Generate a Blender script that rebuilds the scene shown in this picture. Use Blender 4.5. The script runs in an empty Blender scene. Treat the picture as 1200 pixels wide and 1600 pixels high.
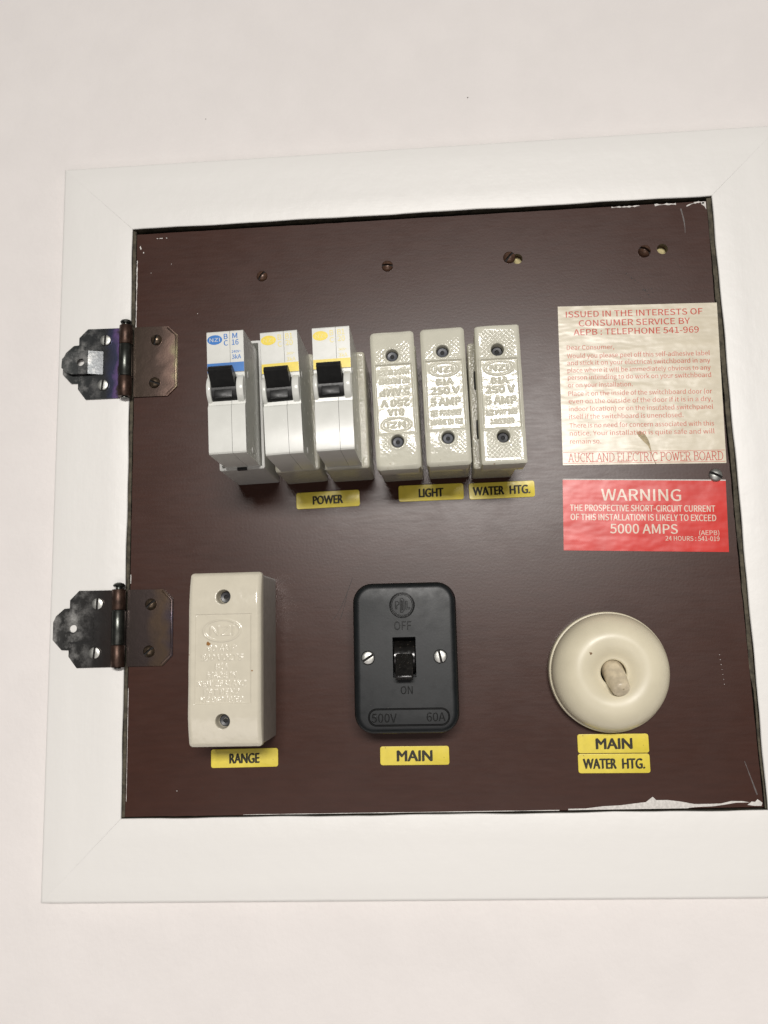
import bpy, bmesh, math, random
import numpy as np
from mathutils import Vector, Matrix
from mathutils.geometry import tessellate_polygon
random.seed(7)
RNG = np.random.default_rng(7)
SC = bpy.context.scene
COL = SC.collection
R = math.radians
MM = 0.001
# ------------------------------------------------------------------ camera, world, lamps, exposure
# Panel space: x right, y up, z out of the wall, millimetres; the origin is the lower left corner of
# the frame's opening.  World: X = x, Z = y, Y = -z.
def cv(x, y, z):
    return Vector((x * MM, -z * MM, y * MM))
cam_d = bpy.data.cameras.new('camera')
cam = bpy.data.objects.new('camera', cam_d); COL.objects.link(cam)
cam_d.sensor_fit = 'VERTICAL'; cam_d.sensor_height = 36.0; cam_d.sensor_width = 27.0
cam_d.lens = 36.0 * 1294 / 1600
cam_d.clip_start = 0.01; cam_d.clip_end = 50
rt = Vector((0.99748177, -0.02660261, -0.06574506))
dn = Vector((-0.03605446, -0.98847191, -0.14704883))
fw = Vector((-0.06107526, 0.14904893, -0.98694186))
def cd(v): return Vector((v.x, -v.z, v.y))
M3 = Matrix((cd(rt), -cd(dn), -cd(fw))).transposed()
cam.matrix_world = Matrix.Translation(cv(156.765, 83.613, 408.756)) @ M3.to_4x4()
SC.camera = cam

w = bpy.data.worlds.new('World'); SC.world = w; w.use_nodes = True
bg = w.node_tree.nodes['Background']
bg.inputs['Color'].default_value = (1.0, 0.975, 0.94, 1)
bg.inputs['Strength'].default_value = 0.085

def area(name, pos, target, sx, sy, power, color):
    d = bpy.data.lights.new(name, 'AREA'); d.shape = 'RECTANGLE'; d.size = sx; d.size_y = sy
    d.energy = power; d.color = color
    o = bpy.data.objects.new(name, d); COL.objects.link(o)
    o.location = pos
    o.rotation_euler = (Vector(target) - Vector(pos)).to_track_quat('-Z', 'Y').to_euler()
    return o
area('room_lamp', cv(310, 850, 3000), cv(170, -130, 0), 1.25, 0.36, 18.0, (1.0, 0.965, 0.925)).data.spread = R(85)
area('low_fill', cv(140, -420, 950), cv(150, -40, 0), 0.9, 0.4, 2.1, (1.0, 0.92, 0.90))  # added fill lamp with no real source, lifts the lower wall

SC.view_settings.view_transform = 'Standard'; SC.view_settings.look = 'None'
SC.view_settings.exposure = 0.0; SC.view_settings.gamma = 1.0
SC.cycles.max_bounces = 6

# ------------------------------------------------------------------ materials
def mat(name, color, rough=0.5, metal=0.0, var=0.0, vscale=0.2, bump=0.0, bscale=1.0, stretch=(1, 1, 1),
        coat=0.0, spec=0.5, specks=None, rvar=0.0, bump2=None, color2=None, bdist=0.1, bdetail=4, smudge=False):
    m = bpy.data.materials.new(name); m.use_nodes = True
    nt = m.node_tree; N = nt.nodes; L = nt.links
    p = N['Principled BSDF']
    p.inputs['Base Color'].default_value = (*color, 1); p.inputs['Roughness'].default_value = rough
    p.inputs['Metallic'].default_value = metal; p.inputs['Specular IOR Level'].default_value = spec
    p.inputs['Coat Weight'].default_value = coat; p.inputs['Coat Roughness'].default_value = 0.05
    tc = N.new('ShaderNodeTexCoord'); mp = N.new('ShaderNodeMapping')
    mp.inputs['Scale'].default_value = (1000 * stretch[0], 1000 * stretch[2], 1000 * stretch[1])
    L.new(tc.outputs['Object'], mp.inputs['Vector'])
    mu = N.new('ShaderNodeMapping'); mu.inputs['Scale'].default_value = (1000, 1000, 1000)
    L.new(tc.outputs['Object'], mu.inputs['Vector'])
    def noise(scale, detail=4, src=mp):
        n = N.new('ShaderNodeTexNoise'); n.inputs['Scale'].default_value = scale; n.inputs['Detail'].default_value = detail
        L.new(src.outputs['Vector'], n.inputs['Vector']); return n
    col = None
    if var > 0:
        n = noise(vscale); r = N.new('ShaderNodeValToRGB')
        c2 = color2 or tuple(c * (1 - var) for c in color)
        r.color_ramp.elements[0].position = 0.35; r.color_ramp.elements[1].position = 0.65
        r.color_ramp.elements[0].color = (*c2, 1); r.color_ramp.elements[1].color = (*color, 1)
        L.new(n.outputs['Fac'], r.inputs['Fac']); col = r.outputs['Color']
    if specks:
        scol, sscale, thr = specks
        n = noise(sscale, 2, mu); r = N.new('ShaderNodeValToRGB')
        r.color_ramp.elements[0].position = thr; r.color_ramp.elements[1].position = thr + 0.03
        mx = N.new('ShaderNodeMix'); mx.data_type = 'RGBA'
        r.color_ramp.elements[0].color = (0, 0, 0, 1); r.color_ramp.elements[1].color = (1, 1, 1, 1)
        L.new(n.outputs['Fac'], r.inputs['Fac']); L.new(r.outputs['Color'], mx.inputs['Factor'])
        if col: L.new(col, mx.inputs['A'])
        else: mx.inputs['A'].default_value = (*color, 1)
        mx.inputs['B'].default_value = (*scol, 1); col = mx.outputs['Result']
    if col: L.new(col, p.inputs['Base Color'])
    if rvar > 0:
        n = noise(vscale * 1.7 if vscale else 0.3)
        mr = N.new('ShaderNodeMapRange'); mr.inputs['From Min'].default_value = 0.3; mr.inputs['From Max'].default_value = 0.7
        mr.inputs['To Min'].default_value = max(0.02, rough - rvar); mr.inputs['To Max'].default_value = rough + rvar
        src = n.outputs['Fac']
        if smudge:                                   # hand marks: broad patches of duller and shinier surface
            n3 = noise(0.03, 7, mu); n3.inputs['Roughness'].default_value = 0.62; n3.inputs['Distortion'].default_value = 0.8
            ad = N.new('ShaderNodeMath'); ad.operation = 'MULTIPLY_ADD'; ad.inputs[1].default_value = 1.3
            L.new(n3.outputs['Fac'], ad.inputs[0]); L.new(src, ad.inputs[2])
            sb = N.new('ShaderNodeMath'); sb.operation = 'SUBTRACT'; sb.inputs[1].default_value = 0.65; L.new(ad.outputs[0], sb.inputs[0]); src = sb.outputs[0]
        L.new(src, mr.inputs['Value']); L.new(mr.outputs['Result'], p.inputs['Roughness'])
    if bump > 0:
        n = noise(bscale, bdetail); b = N.new('ShaderNodeBump'); b.inputs['Strength'].default_value = bump
        b.inputs['Distance'].default_value = bdist * MM
        L.new(n.outputs['Fac'], b.inputs['Height']); out = b
        if bump2:
            n2 = noise(bump2[1], 3, mu); b2 = N.new('ShaderNodeBump'); b2.inputs['Strength'].default_value = bump2[0]
            b2.inputs['Distance'].default_value = bump2[2] * MM
            L.new(n2.outputs['Fac'], b2.inputs['Height']); L.new(b.outputs['Normal'], b2.inputs['Normal']); out = b2
        L.new(out.outputs['Normal'], p.inputs['Normal']); L.new(out.outputs['Normal'], p.inputs['Coat Normal'])
    return m

M = {}
M['wall'] = mat('wall_paint', (0.80, 0.762, 0.74), 0.7, var=0.03, vscale=0.05, bump=0.55, bscale=0.28, bdist=0.35, spec=0.3,
                bump2=(0.12, 0.05, 1.0))
M['frame'] = mat('frame_paint', (0.80, 0.785, 0.755), 0.42, var=0.02, vscale=0.05, bump=0.16, bscale=0.6, bdist=0.25, stretch=(0.12, 1, 1),
                 bump2=(0.25, 0.1, 1.0))
M['frame_v'] = mat('frame_paint_upright', (0.80, 0.785, 0.755), 0.42, var=0.02, vscale=0.05, bump=0.16, bscale=0.6, bdist=0.25,
                   stretch=(1, 0.12, 1), bump2=(0.25, 0.1, 1.0))
M['reveal'] = mat('raw_dark_edge', (0.105, 0.09, 0.06), 0.8, var=0.6, vscale=0.35, bump=0.8, bscale=1.2, bdist=0.5)
M['dark'] = mat('recess_dark', (0.015, 0.013, 0.012), 0.9, var=0.3)
M['core'] = mat('pale_timber', (0.62, 0.53, 0.27), 0.8, var=0.3, vscale=0.6)
M['panel'] = mat('brown_panel', (0.051, 0.0195, 0.0128), 0.32, var=0.13, vscale=0.25, bump=0.2, bscale=0.8, bdist=0.03, stretch=(0.22, 1.5, 1),
                 rvar=0.022, bump2=(0.35, 0.8, 0.05), spec=0.28, smudge=True)
M['panel_edge'] = M['panel']
M['fleck'] = mat('white_paint_fleck', (0.72, 0.69, 0.65), 0.6, var=0.25, vscale=0.8)
M['smear'] = mat('thin_grey_smear', (0.13, 0.11, 0.105), 0.5, var=0.4, vscale=0.8)
M['scratch'] = mat('dark_scratch', (0.012, 0.010, 0.009), 0.6, var=0.3)
M['porcelain'] = mat('glazed_porcelain', (0.62, 0.605, 0.505), 0.12, var=0.04, vscale=0.25, bump=0.35, bscale=0.55, bdist=0.35,
                     specks=((0.25, 0.13, 0.06), 0.33, 0.765))
M['porcelain_base'] = mat('glazed_porcelain_base', (0.52, 0.50, 0.41), 0.12, var=0.1, vscale=0.3, bump=0.9, bscale=0.8, bdist=0.4)
M['porcelain_range'] = mat('cream_porcelain', (0.66, 0.615, 0.50), 0.15, var=0.05, vscale=0.2, bump=0.2, bscale=0.35, bdist=0.3,
                           specks=((0.30, 0.15, 0.05), 0.22, 0.765))
M['range_base'] = mat('grey_glazed_base', (0.40, 0.39, 0.34), 0.2, var=0.1, vscale=0.2, bump=0.3, bscale=0.4, bdist=0.2)
M['white_plastic'] = mat('white_plastic', (0.70, 0.705, 0.66), 0.24, var=0.04, vscale=0.15, bump=0.1, bscale=0.5, bdist=0.1, rvar=0.04)
M['grey_plastic'] = mat('pale_grey_plastic', (0.62, 0.62, 0.59), 0.35, var=0.06, vscale=0.2, bump=0.1, bscale=0.8)
M['black_plastic'] = mat('black_plastic', (0.009, 0.009, 0.009), 0.42, var=0.3, vscale=0.4, bump=0.15, bscale=1.0, rvar=0.06)
M['bakelite'] = mat('black_bakelite', (0.0075, 0.0095, 0.0105), 0.40, spec=0.36, var=0.25, vscale=0.15, bump=0.12, bscale=1.2, rvar=0.05,
                    specks=((0.06, 0.06, 0.055), 0.9, 0.76))
M['relief'] = mat('shaded_relief', (0.003, 0.003, 0.003), 0.25, var=0.3, spec=0.3)  # darker than the cover: shade around the raised letters put into the colour
M['bakelite_gloss'] = mat('black_bakelite_toggle', (0.012, 0.011, 0.010), 0.2, var=0.5, vscale=0.5, bump=0.4, bscale=0.9, rvar=0.1,
                          specks=((0.16, 0.13, 0.09), 1.0, 0.715))
M['cream'] = mat('cream_bakelite', (0.71, 0.65, 0.485), 0.36, var=0.08, vscale=0.07, bump=0.06, bscale=0.3, bdist=0.2, rvar=0.06,
                 specks=((0.20, 0.12, 0.06), 0.3, 0.755))
M['cream_toggle'] = mat('aged_cream_toggle', (0.70, 0.60, 0.43), 0.3, var=0.3, vscale=0.3, bump=0.1, bscale=0.5)
M['blue'] = mat('blue_print', (0.010, 0.165, 0.53), 0.3, var=0.1)
M['yellow'] = mat('yellow_print', (0.86, 0.66, 0.02), 0.3, var=0.12, vscale=0.6)
M['yellow_worn'] = mat('worn_yellow_print', (0.80, 0.66, 0.13), 0.3, var=0.5, vscale=0.9, color2=(0.76, 0.68, 0.33))
M['label'] = mat('yellow_label', (0.78, 0.635, 0.075), 0.36, var=0.09, vscale=0.25, bump=0.15, bscale=0.4, rvar=0.06,
                 specks=((0.38, 0.28, 0.05), 0.4, 0.76))
M['ink'] = mat('black_ink', (0.010, 0.009, 0.006), 0.5, var=0.5, vscale=1.3, color2=(0.04, 0.033, 0.012), spec=0.3)
M['plug'] = mat('grey_sealing_wax', (0.09, 0.095, 0.11), 0.32, var=0.2, vscale=0.8, bump=0.3, bscale=1.0)
M['plug_dark'] = mat('dark_screw_plug', (0.03, 0.031, 0.036), 0.35, var=0.2, vscale=0.8, bump=0.3, bscale=1.0)
M['black'] = mat('black_hole', (0.004, 0.004, 0.004), 0.7, var=0.2)
M['silver'] = mat('zinc_screw', (0.50, 0.50, 0.47), 0.42, 0.9, var=0.25, vscale=0.7, bump=0.4, bscale=1.2)
M['bronze'] = mat('brown_painted_screw', (0.13, 0.07, 0.045), 0.3, 0.35, var=0.4, vscale=0.6, bump=0.4, bscale=1.0)
M['brass_dark'] = mat('dark_brass_screw', (0.17, 0.125, 0.085), 0.3, 0.8, var=0.5, vscale=0.5, bump=0.4, bscale=0.9)
M['rust_barrel'] = mat('brown_oxide_barrel', (0.10, 0.06, 0.045), 0.42, 0.75, var=0.5, vscale=0.4, bump=0.4, bscale=0.9)
M['steel_barrel'] = mat('dark_steel_barrel', (0.10, 0.105, 0.095), 0.3, 0.9, var=0.4, vscale=0.4, bump=0.3, bscale=0.9)
PAPER_B = dict(bump=0.8, bscale=0.10, bdist=0.6, stretch=(0.5, 1.3, 1), bdetail=2.2, bump2=(0.2, 0.05, 1.5))
M['paper'] = mat('glossy_cream_paper', (0.67, 0.605, 0.465), 0.28, spec=0.5, var=0.08, vscale=0.1, **PAPER_B)
M['paper_ink'] = mat('orange_red_ink', (0.58, 0.055, 0.025), 0.33, spec=0.36, var=0.15, vscale=0.5, **PAPER_B)
M['paper_ink_faint'] = mat('faded_red_ink', (0.54, 0.085, 0.045), 0.33, spec=0.36, var=0.5, vscale=0.2, color2=(0.60, 0.20, 0.13), **PAPER_B)
M['tear'] = mat('torn_paper_backing', (0.50, 0.41, 0.25), 0.7, var=0.4, vscale=0.6)
RED_B = dict(bump=0.6, bscale=0.09, bdist=0.5, stretch=(0.6, 1.2, 1), bdetail=2, bump2=(0.2, 0.05, 1.2))
M['red'] = mat('glossy_red_sticker', (0.66, 0.030, 0.020), 0.28, spec=0.36, var=0.12, vscale=0.1, **RED_B)
M['red_ink'] = mat('cream_print', (0.70, 0.57, 0.45), 0.28, var=0.12, vscale=0.6, **RED_B)

def hinge_mat(name, stops, rough, scale, worn):
    m = bpy.data.materials.new(name); m.use_nodes = True
    nt = m.node_tree; N = nt.nodes; L = nt.links; p = N['Principled BSDF']
    p.inputs['Metallic'].default_value = 0.85; p.inputs['Roughness'].default_value = rough
    tc = N.new('ShaderNodeTexCoord'); mp = N.new('ShaderNodeMapping'); mp.inputs['Scale'].default_value = (1000, 1000, 1000)
    L.new(tc.outputs['Object'], mp.inputs['Vector'])
    sx = N.new('ShaderNodeSeparateXYZ'); L.new(mp.outputs['Vector'], sx.inputs['Vector'])
    n = N.new('ShaderNodeTexNoise'); n.inputs['Scale'].default_value = scale; n.inputs['Detail'].default_value = 4
    L.new(mp.outputs['Vector'], n.inputs['Vector'])
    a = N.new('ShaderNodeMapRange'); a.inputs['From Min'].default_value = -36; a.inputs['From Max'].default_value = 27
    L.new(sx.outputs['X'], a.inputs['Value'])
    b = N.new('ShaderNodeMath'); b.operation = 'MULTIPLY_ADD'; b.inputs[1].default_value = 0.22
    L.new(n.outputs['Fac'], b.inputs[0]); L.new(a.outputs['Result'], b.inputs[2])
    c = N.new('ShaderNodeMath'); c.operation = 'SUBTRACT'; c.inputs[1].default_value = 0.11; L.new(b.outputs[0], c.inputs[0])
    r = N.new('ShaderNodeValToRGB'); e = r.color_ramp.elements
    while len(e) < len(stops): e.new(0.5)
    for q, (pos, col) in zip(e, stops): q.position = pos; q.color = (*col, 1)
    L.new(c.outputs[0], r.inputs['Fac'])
    # worn white paint left on the leaf
    n2 = N.new('ShaderNodeTexNoise'); n2.inputs['Scale'].default_value = 0.11; n2.inputs['Detail'].default_value = 7
    n2.inputs['Roughness'].default_value = 0.7
    L.new(mp.outputs['Vector'], n2.inputs['Vector'])
    r2 = N.new('ShaderNodeValToRGB'); r2.color_ramp.elements[0].position = worn; r2.color_ramp.elements[1].position = worn + 0.26
    L.new(n2.outputs['Fac'], r2.inputs['Fac'])
    fade = N.new('ShaderNodeMapRange'); fade.inputs['From Min'].default_value = -10; fade.inputs['From Max'].default_value = -24
    L.new(sx.outputs['X'], fade.inputs['Value'])
    mu = N.new('ShaderNodeMath'); mu.operation = 'MULTIPLY'; L.new(r2.outputs['Color'], mu.inputs[0]); L.new(fade.outputs['Result'], mu.inputs[1])
    mx = N.new('ShaderNodeMix'); mx.data_type = 'RGBA'; L.new(mu.outputs[0], mx.inputs['Factor'])
    L.new(r.outputs['Color'], mx.inputs['A']); mx.inputs['B'].default_value = (0.36, 0.355, 0.34, 1)
    L.new(mx.outputs['Result'], p.inputs['Base Color'])
    me = N.new('ShaderNodeMapRange'); me.inputs['To Min'].default_value = 0.85; me.inputs['To Max'].default_value = 0.1
    L.new(mu.outputs[0], me.inputs['Value']); L.new(me.outputs['Result'], p.inputs['Metallic'])
    bp = N.new('ShaderNodeBump'); bp.inputs['Strength'].default_value = 0.35; bp.inputs['Distance'].default_value = 0.25 * MM
    L.new(n2.outputs['Fac'], bp.inputs['Height']); L.new(bp.outputs['Normal'], p.inputs['Normal'])
    return m
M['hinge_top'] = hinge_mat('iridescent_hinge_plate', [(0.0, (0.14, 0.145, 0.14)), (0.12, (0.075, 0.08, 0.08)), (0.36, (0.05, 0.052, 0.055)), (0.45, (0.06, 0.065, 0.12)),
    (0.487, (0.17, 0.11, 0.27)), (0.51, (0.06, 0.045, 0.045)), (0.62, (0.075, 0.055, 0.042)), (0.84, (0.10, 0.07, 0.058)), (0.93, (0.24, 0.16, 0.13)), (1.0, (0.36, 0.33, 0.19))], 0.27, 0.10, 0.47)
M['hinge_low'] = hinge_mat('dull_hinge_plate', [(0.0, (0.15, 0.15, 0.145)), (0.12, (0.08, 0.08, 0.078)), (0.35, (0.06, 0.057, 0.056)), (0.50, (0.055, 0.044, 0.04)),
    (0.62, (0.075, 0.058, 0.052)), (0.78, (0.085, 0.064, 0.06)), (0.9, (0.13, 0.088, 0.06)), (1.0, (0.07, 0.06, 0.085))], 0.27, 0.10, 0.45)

# ------------------------------------------------------------------ mesh helpers
class MB:
    def __init__(s): s.v = []; s.f = []
    def add(s, verts, faces):
        o = len(s.v); s.v += [tuple(map(float, p)) for p in verts]; s.f += [tuple(i + o for i in f) for f in faces]; return s
def obj(name, mb, m, parent=None, smooth=35):
    me = bpy.data.meshes.new(name)
    v = np.asarray(mb.v, dtype=float).reshape(-1, 3)
    vv = np.stack([v[:, 0], -v[:, 2], v[:, 1]], 1) * MM
    me.from_pydata(vv.tolist(), [], mb.f); me.update()
    bm = bmesh.new(); bm.from_mesh(me); bmesh.ops.recalc_face_normals(bm, faces=bm.faces); bm.to_mesh(me); bm.free()
    for x in (m if isinstance(m, (list, tuple)) else [m]): me.materials.append(x)
    if smooth:
        me.polygons.foreach_set('use_smooth', [True] * len(me.polygons))
        me.set_sharp_from_angle(angle=R(smooth))
    if name == 'screw':                       # slot shade painted in dark: its floor and ends are the last five faces
        me.materials.append(M['dark'])
        for p in list(me.polygons)[-5:]: p.material_index = 1
    o = bpy.data.objects.new(name, me); COL.objects.link(o)
    if parent is not None: o.parent = parent
    return o
def tag(o, label=None, cat=None, group=None, kind=None):
    if label: o['label'] = label
    if cat: o['category'] = cat
    if group: o['group'] = group
    if kind: o['kind'] = kind
    return o
def thing(name, label, cat, x, y, ang=0, group=None, z=0):
    o = bpy.data.objects.new(name, None); COL.objects.link(o); o.empty_display_size = 0.01
    o.location = cv(x, y, z); o.rotation_euler = (0, -R(ang), 0)
    return tag(o, label, cat, group)
def rrect(wd, h, r, n=6):
    r = max(0.001, min(r, wd / 2 - 1e-3, h / 2 - 1e-3)); P = []
    for cx, cy, a0 in ((wd/2-r, h/2-r, 0), (-wd/2+r, h/2-r, 90), (-wd/2+r, -h/2+r, 180), (wd/2-r, -h/2+r, 270)):
        for k in range(n + 1):
            a = R(a0 + 90 * k / n); P.append((cx + r * math.cos(a), cy + r * math.sin(a)))
    return P
def loft(wd, h, r, levels, cx=0, cy=0, n=6, cap=True, mb=None):
    """levels: (inset, z) from the back to the front."""
    mb = mb or MB(); V = []; F = []; k = 4 * (n + 1)
    for ins, z in levels:
        for x, y in rrect(wd - 2 * ins, h - 2 * ins, max(r - ins, 0.05), n): V.append((cx + x, cy + y, z))
    for l in range(len(levels) - 1):
        for i in range(k):
            j = (i + 1) % k; F.append((l*k+i, l*k+j, (l+1)*k+j, (l+1)*k+i))
    F.append(tuple(reversed(range(k))))
    if cap: F.append(tuple(range((len(levels)-1)*k, len(levels)*k)))
    return mb.add(V, F)
def bev(z0, z1, b, n=3):
    return [(0, z0)] + [(b * (1 - math.cos(R(90 * k / n))), z1 - b + b * math.sin(R(90 * k / n))) for k in range(n + 1)]
def lathe(prof, n=48, cx=0, cy=0, mb=None, mtx=None):
    mb = mb or MB(); V = []; F = []
    for r, z in prof:
        for i in range(n):
            a = 2 * math.pi * i / n; p = Vector((r * math.cos(a), r * math.sin(a), z))
            if mtx: p = mtx @ p
            V.append((cx + p.x, cy + p.y, p.z))
    for l in range(len(prof) - 1):
        for i in range(n):
            j = (i + 1) % n; F.append((l*n+i, l*n+j, (l+1)*n+j, (l+1)*n+i))
    F.append(tuple(reversed(range(n)))); F.append(tuple(range((len(prof)-1)*n, len(prof)*n)))
    return mb.add(V, F)
def prism_x(poly, x0, x1, mb=None):
    """poly of (y, z), extruded along x."""
    mb = mb or MB(); k = len(poly)
    V = [(x0, y, z) for y, z in poly] + [(x1, y, z) for y, z in poly]
    F = [(i, (i+1) % k, k + (i+1) % k, k + i) for i in range(k)] + [tuple(range(k)), tuple(range(k, 2*k))]
    return mb.add(V, F)
def plate(outer, z0, z1, holes=(), mb=None):
    mb = mb or MB(); loops = [list(outer)] + [list(h) for h in holes]
    flat = [p for l in loops for p in l]; k = len(flat)
    tris = tessellate_polygon([[Vector((x, y, 0)) for x, y in l] for l in loops])
    V = [(x, y, z1) for x, y in flat] + [(x, y, z0) for x, y in flat]
    F = [tuple(t) for t in tris] + [tuple(i + k for i in t) for t in tris]
    o = 0
    for l in loops:
        q = len(l)
        for i in range(q): F.append((o+i, o+(i+1) % q, k+o+(i+1) % q, k+o+i))
        o += q
    return mb.add(V, F)
def circle(cx, cy, r, n=24): return [(cx + r*math.cos(2*math.pi*i/n), cy + r*math.sin(2*math.pi*i/n)) for i in range(n)]
def tube(path, r, closed=False, n=8, mb=None):
    """round tube along a flat path of (x, y, z)."""
    mb = mb or MB(); P = [Vector(p) for p in path]; V = []; F = []; q = len(P)
    for i, p in enumerate(P):
        a = P[(i-1) % q] if closed or i else P[0]; b = P[(i+1) % q] if closed or i < q-1 else P[-1]
        t = (b - a).normalized(); s = t.cross(Vector((0, 0, 1))).normalized(); u = s.cross(t)
        for k in range(n):
            an = 2*math.pi*k/n; V.append(tuple(p + s*r*math.cos(an) + u*r*math.sin(an)))
    for i in range(q if closed else q-1):
        j = (i+1) % q
        for k in range(n):
            m_ = (k+1) % n; F.append((i*n+k, i*n+m_, j*n+m_, j*n+k))
    return mb.add(V, F)

# ---- lettering: the built-in face, cached as flat triangles with cap height 1
CACHE = {}
import os
try: SANS = bpy.data.fonts.load(os.path.join(bpy.utils.system_resource('DATAFILES'), 'fonts', 'Noto Sans CJK Regular.woff2'))   # Blender's own interface face
except Exception: SANS = None
FACE = [SANS]
def text_tris(s, bold):
    key = (s, FACE[0] is None)
    if key not in CACHE:
        cu = bpy.data.curves.new('lettering', 'FONT'); cu.body = s; cu.size = 1.0;
        if FACE[0]: cu.font = FACE[0]
        cu.resolution_u = 3
        cu.fill_mode = 'FRONT'
        o = bpy.data.objects.new('lettering', cu); COL.objects.link(o)
        bpy.context.view_layer.update()
        me = bpy.data.meshes.new_from_object(o.evaluated_get(bpy.context.evaluated_depsgraph_get()))
        me.calc_loop_triangles()
        v = np.array([tuple(q.co) for q in me.vertices]).reshape(-1, 3)[:, :2]
        t = np.array([tuple(q.vertices) for q in me.loop_triangles]).reshape(-1, 3)
        bpy.data.objects.remove(o); bpy.data.curves.remove(cu); bpy.data.meshes.remove(me)
        CACHE[key] = (v, t)
    return CACHE[key]
CAP = {}
def text_fit(s, cx, cy, cap, width=None, bold=0.0, flip=False, left=None):
    """flat triangles of s: capitals `cap` high, their middle at cy, squeezed or stretched to `width`."""
    k = FACE[0] is None
    if k not in CAP:
        hv = text_tris('H', 0.0)[0]; CAP[k] = (hv[:, 1].min(), hv[:, 1].max())
    v, t = text_tris(s, bold); v = v.copy()
    y0, y1 = CAP[k]; sy = cap / (y1 - y0)
    x0, x1 = v[:, 0].min(), v[:, 0].max(); sx = sy if width is None else width / (x1 - x0)
    v[:, 0] = (v[:, 0] - (x0 + x1) / 2) * sx; v[:, 1] = (v[:, 1] - (y0 + y1) / 2) * sy
    if flip: v = -v
    if left is not None: cx = left + (x1 - x0) * sx / 2
    v[:, 0] += cx; v[:, 1] += cy
    return v, t
def shifts(bold, cap):
    """a heavier stroke: the same letters struck again a hair to each side."""
    if bold <= 0: return [(0, 0)]
    q = bold * cap * 2.2
    return [(-q, -q*.4), (q, q*.4), (0, q*.4), (0, -q*.4)] if bold > 0.006 else [(-q, 0), (q, 0)]
def text_mb(mb, z, s, cx, cy, cap, width=None, bold=0.0, flip=False, left=None):
    v, t = text_fit(s, cx, cy, cap, width, bold, flip, left)
    for i, (dx, dy) in enumerate(shifts(bold, cap)):
        mb.add([(x + dx, y + dy, z + .003*i) for x, y in v], [tuple(q) for q in t])
    return mb
def text_solid(mb, z0, z1, *a, **k):
    """raised letters: top faces and side walls."""
    v, t = text_fit(*a, **k); n = len(v)
    E = {}
    for q in t:
        for i in range(3):
            e = (int(q[i]), int(q[(i+1) % 3]))
            if (e[1], e[0]) in E: del E[(e[1], e[0])]
            else: E[e] = 1
    V = [(x, y, z1) for x, y in v] + [(x, y, z0) for x, y in v]
    return mb.add(V, [tuple(map(int, q)) for q in t] + [(a_, b_, b_ + n, a_ + n) for a_, b_ in E])

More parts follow.
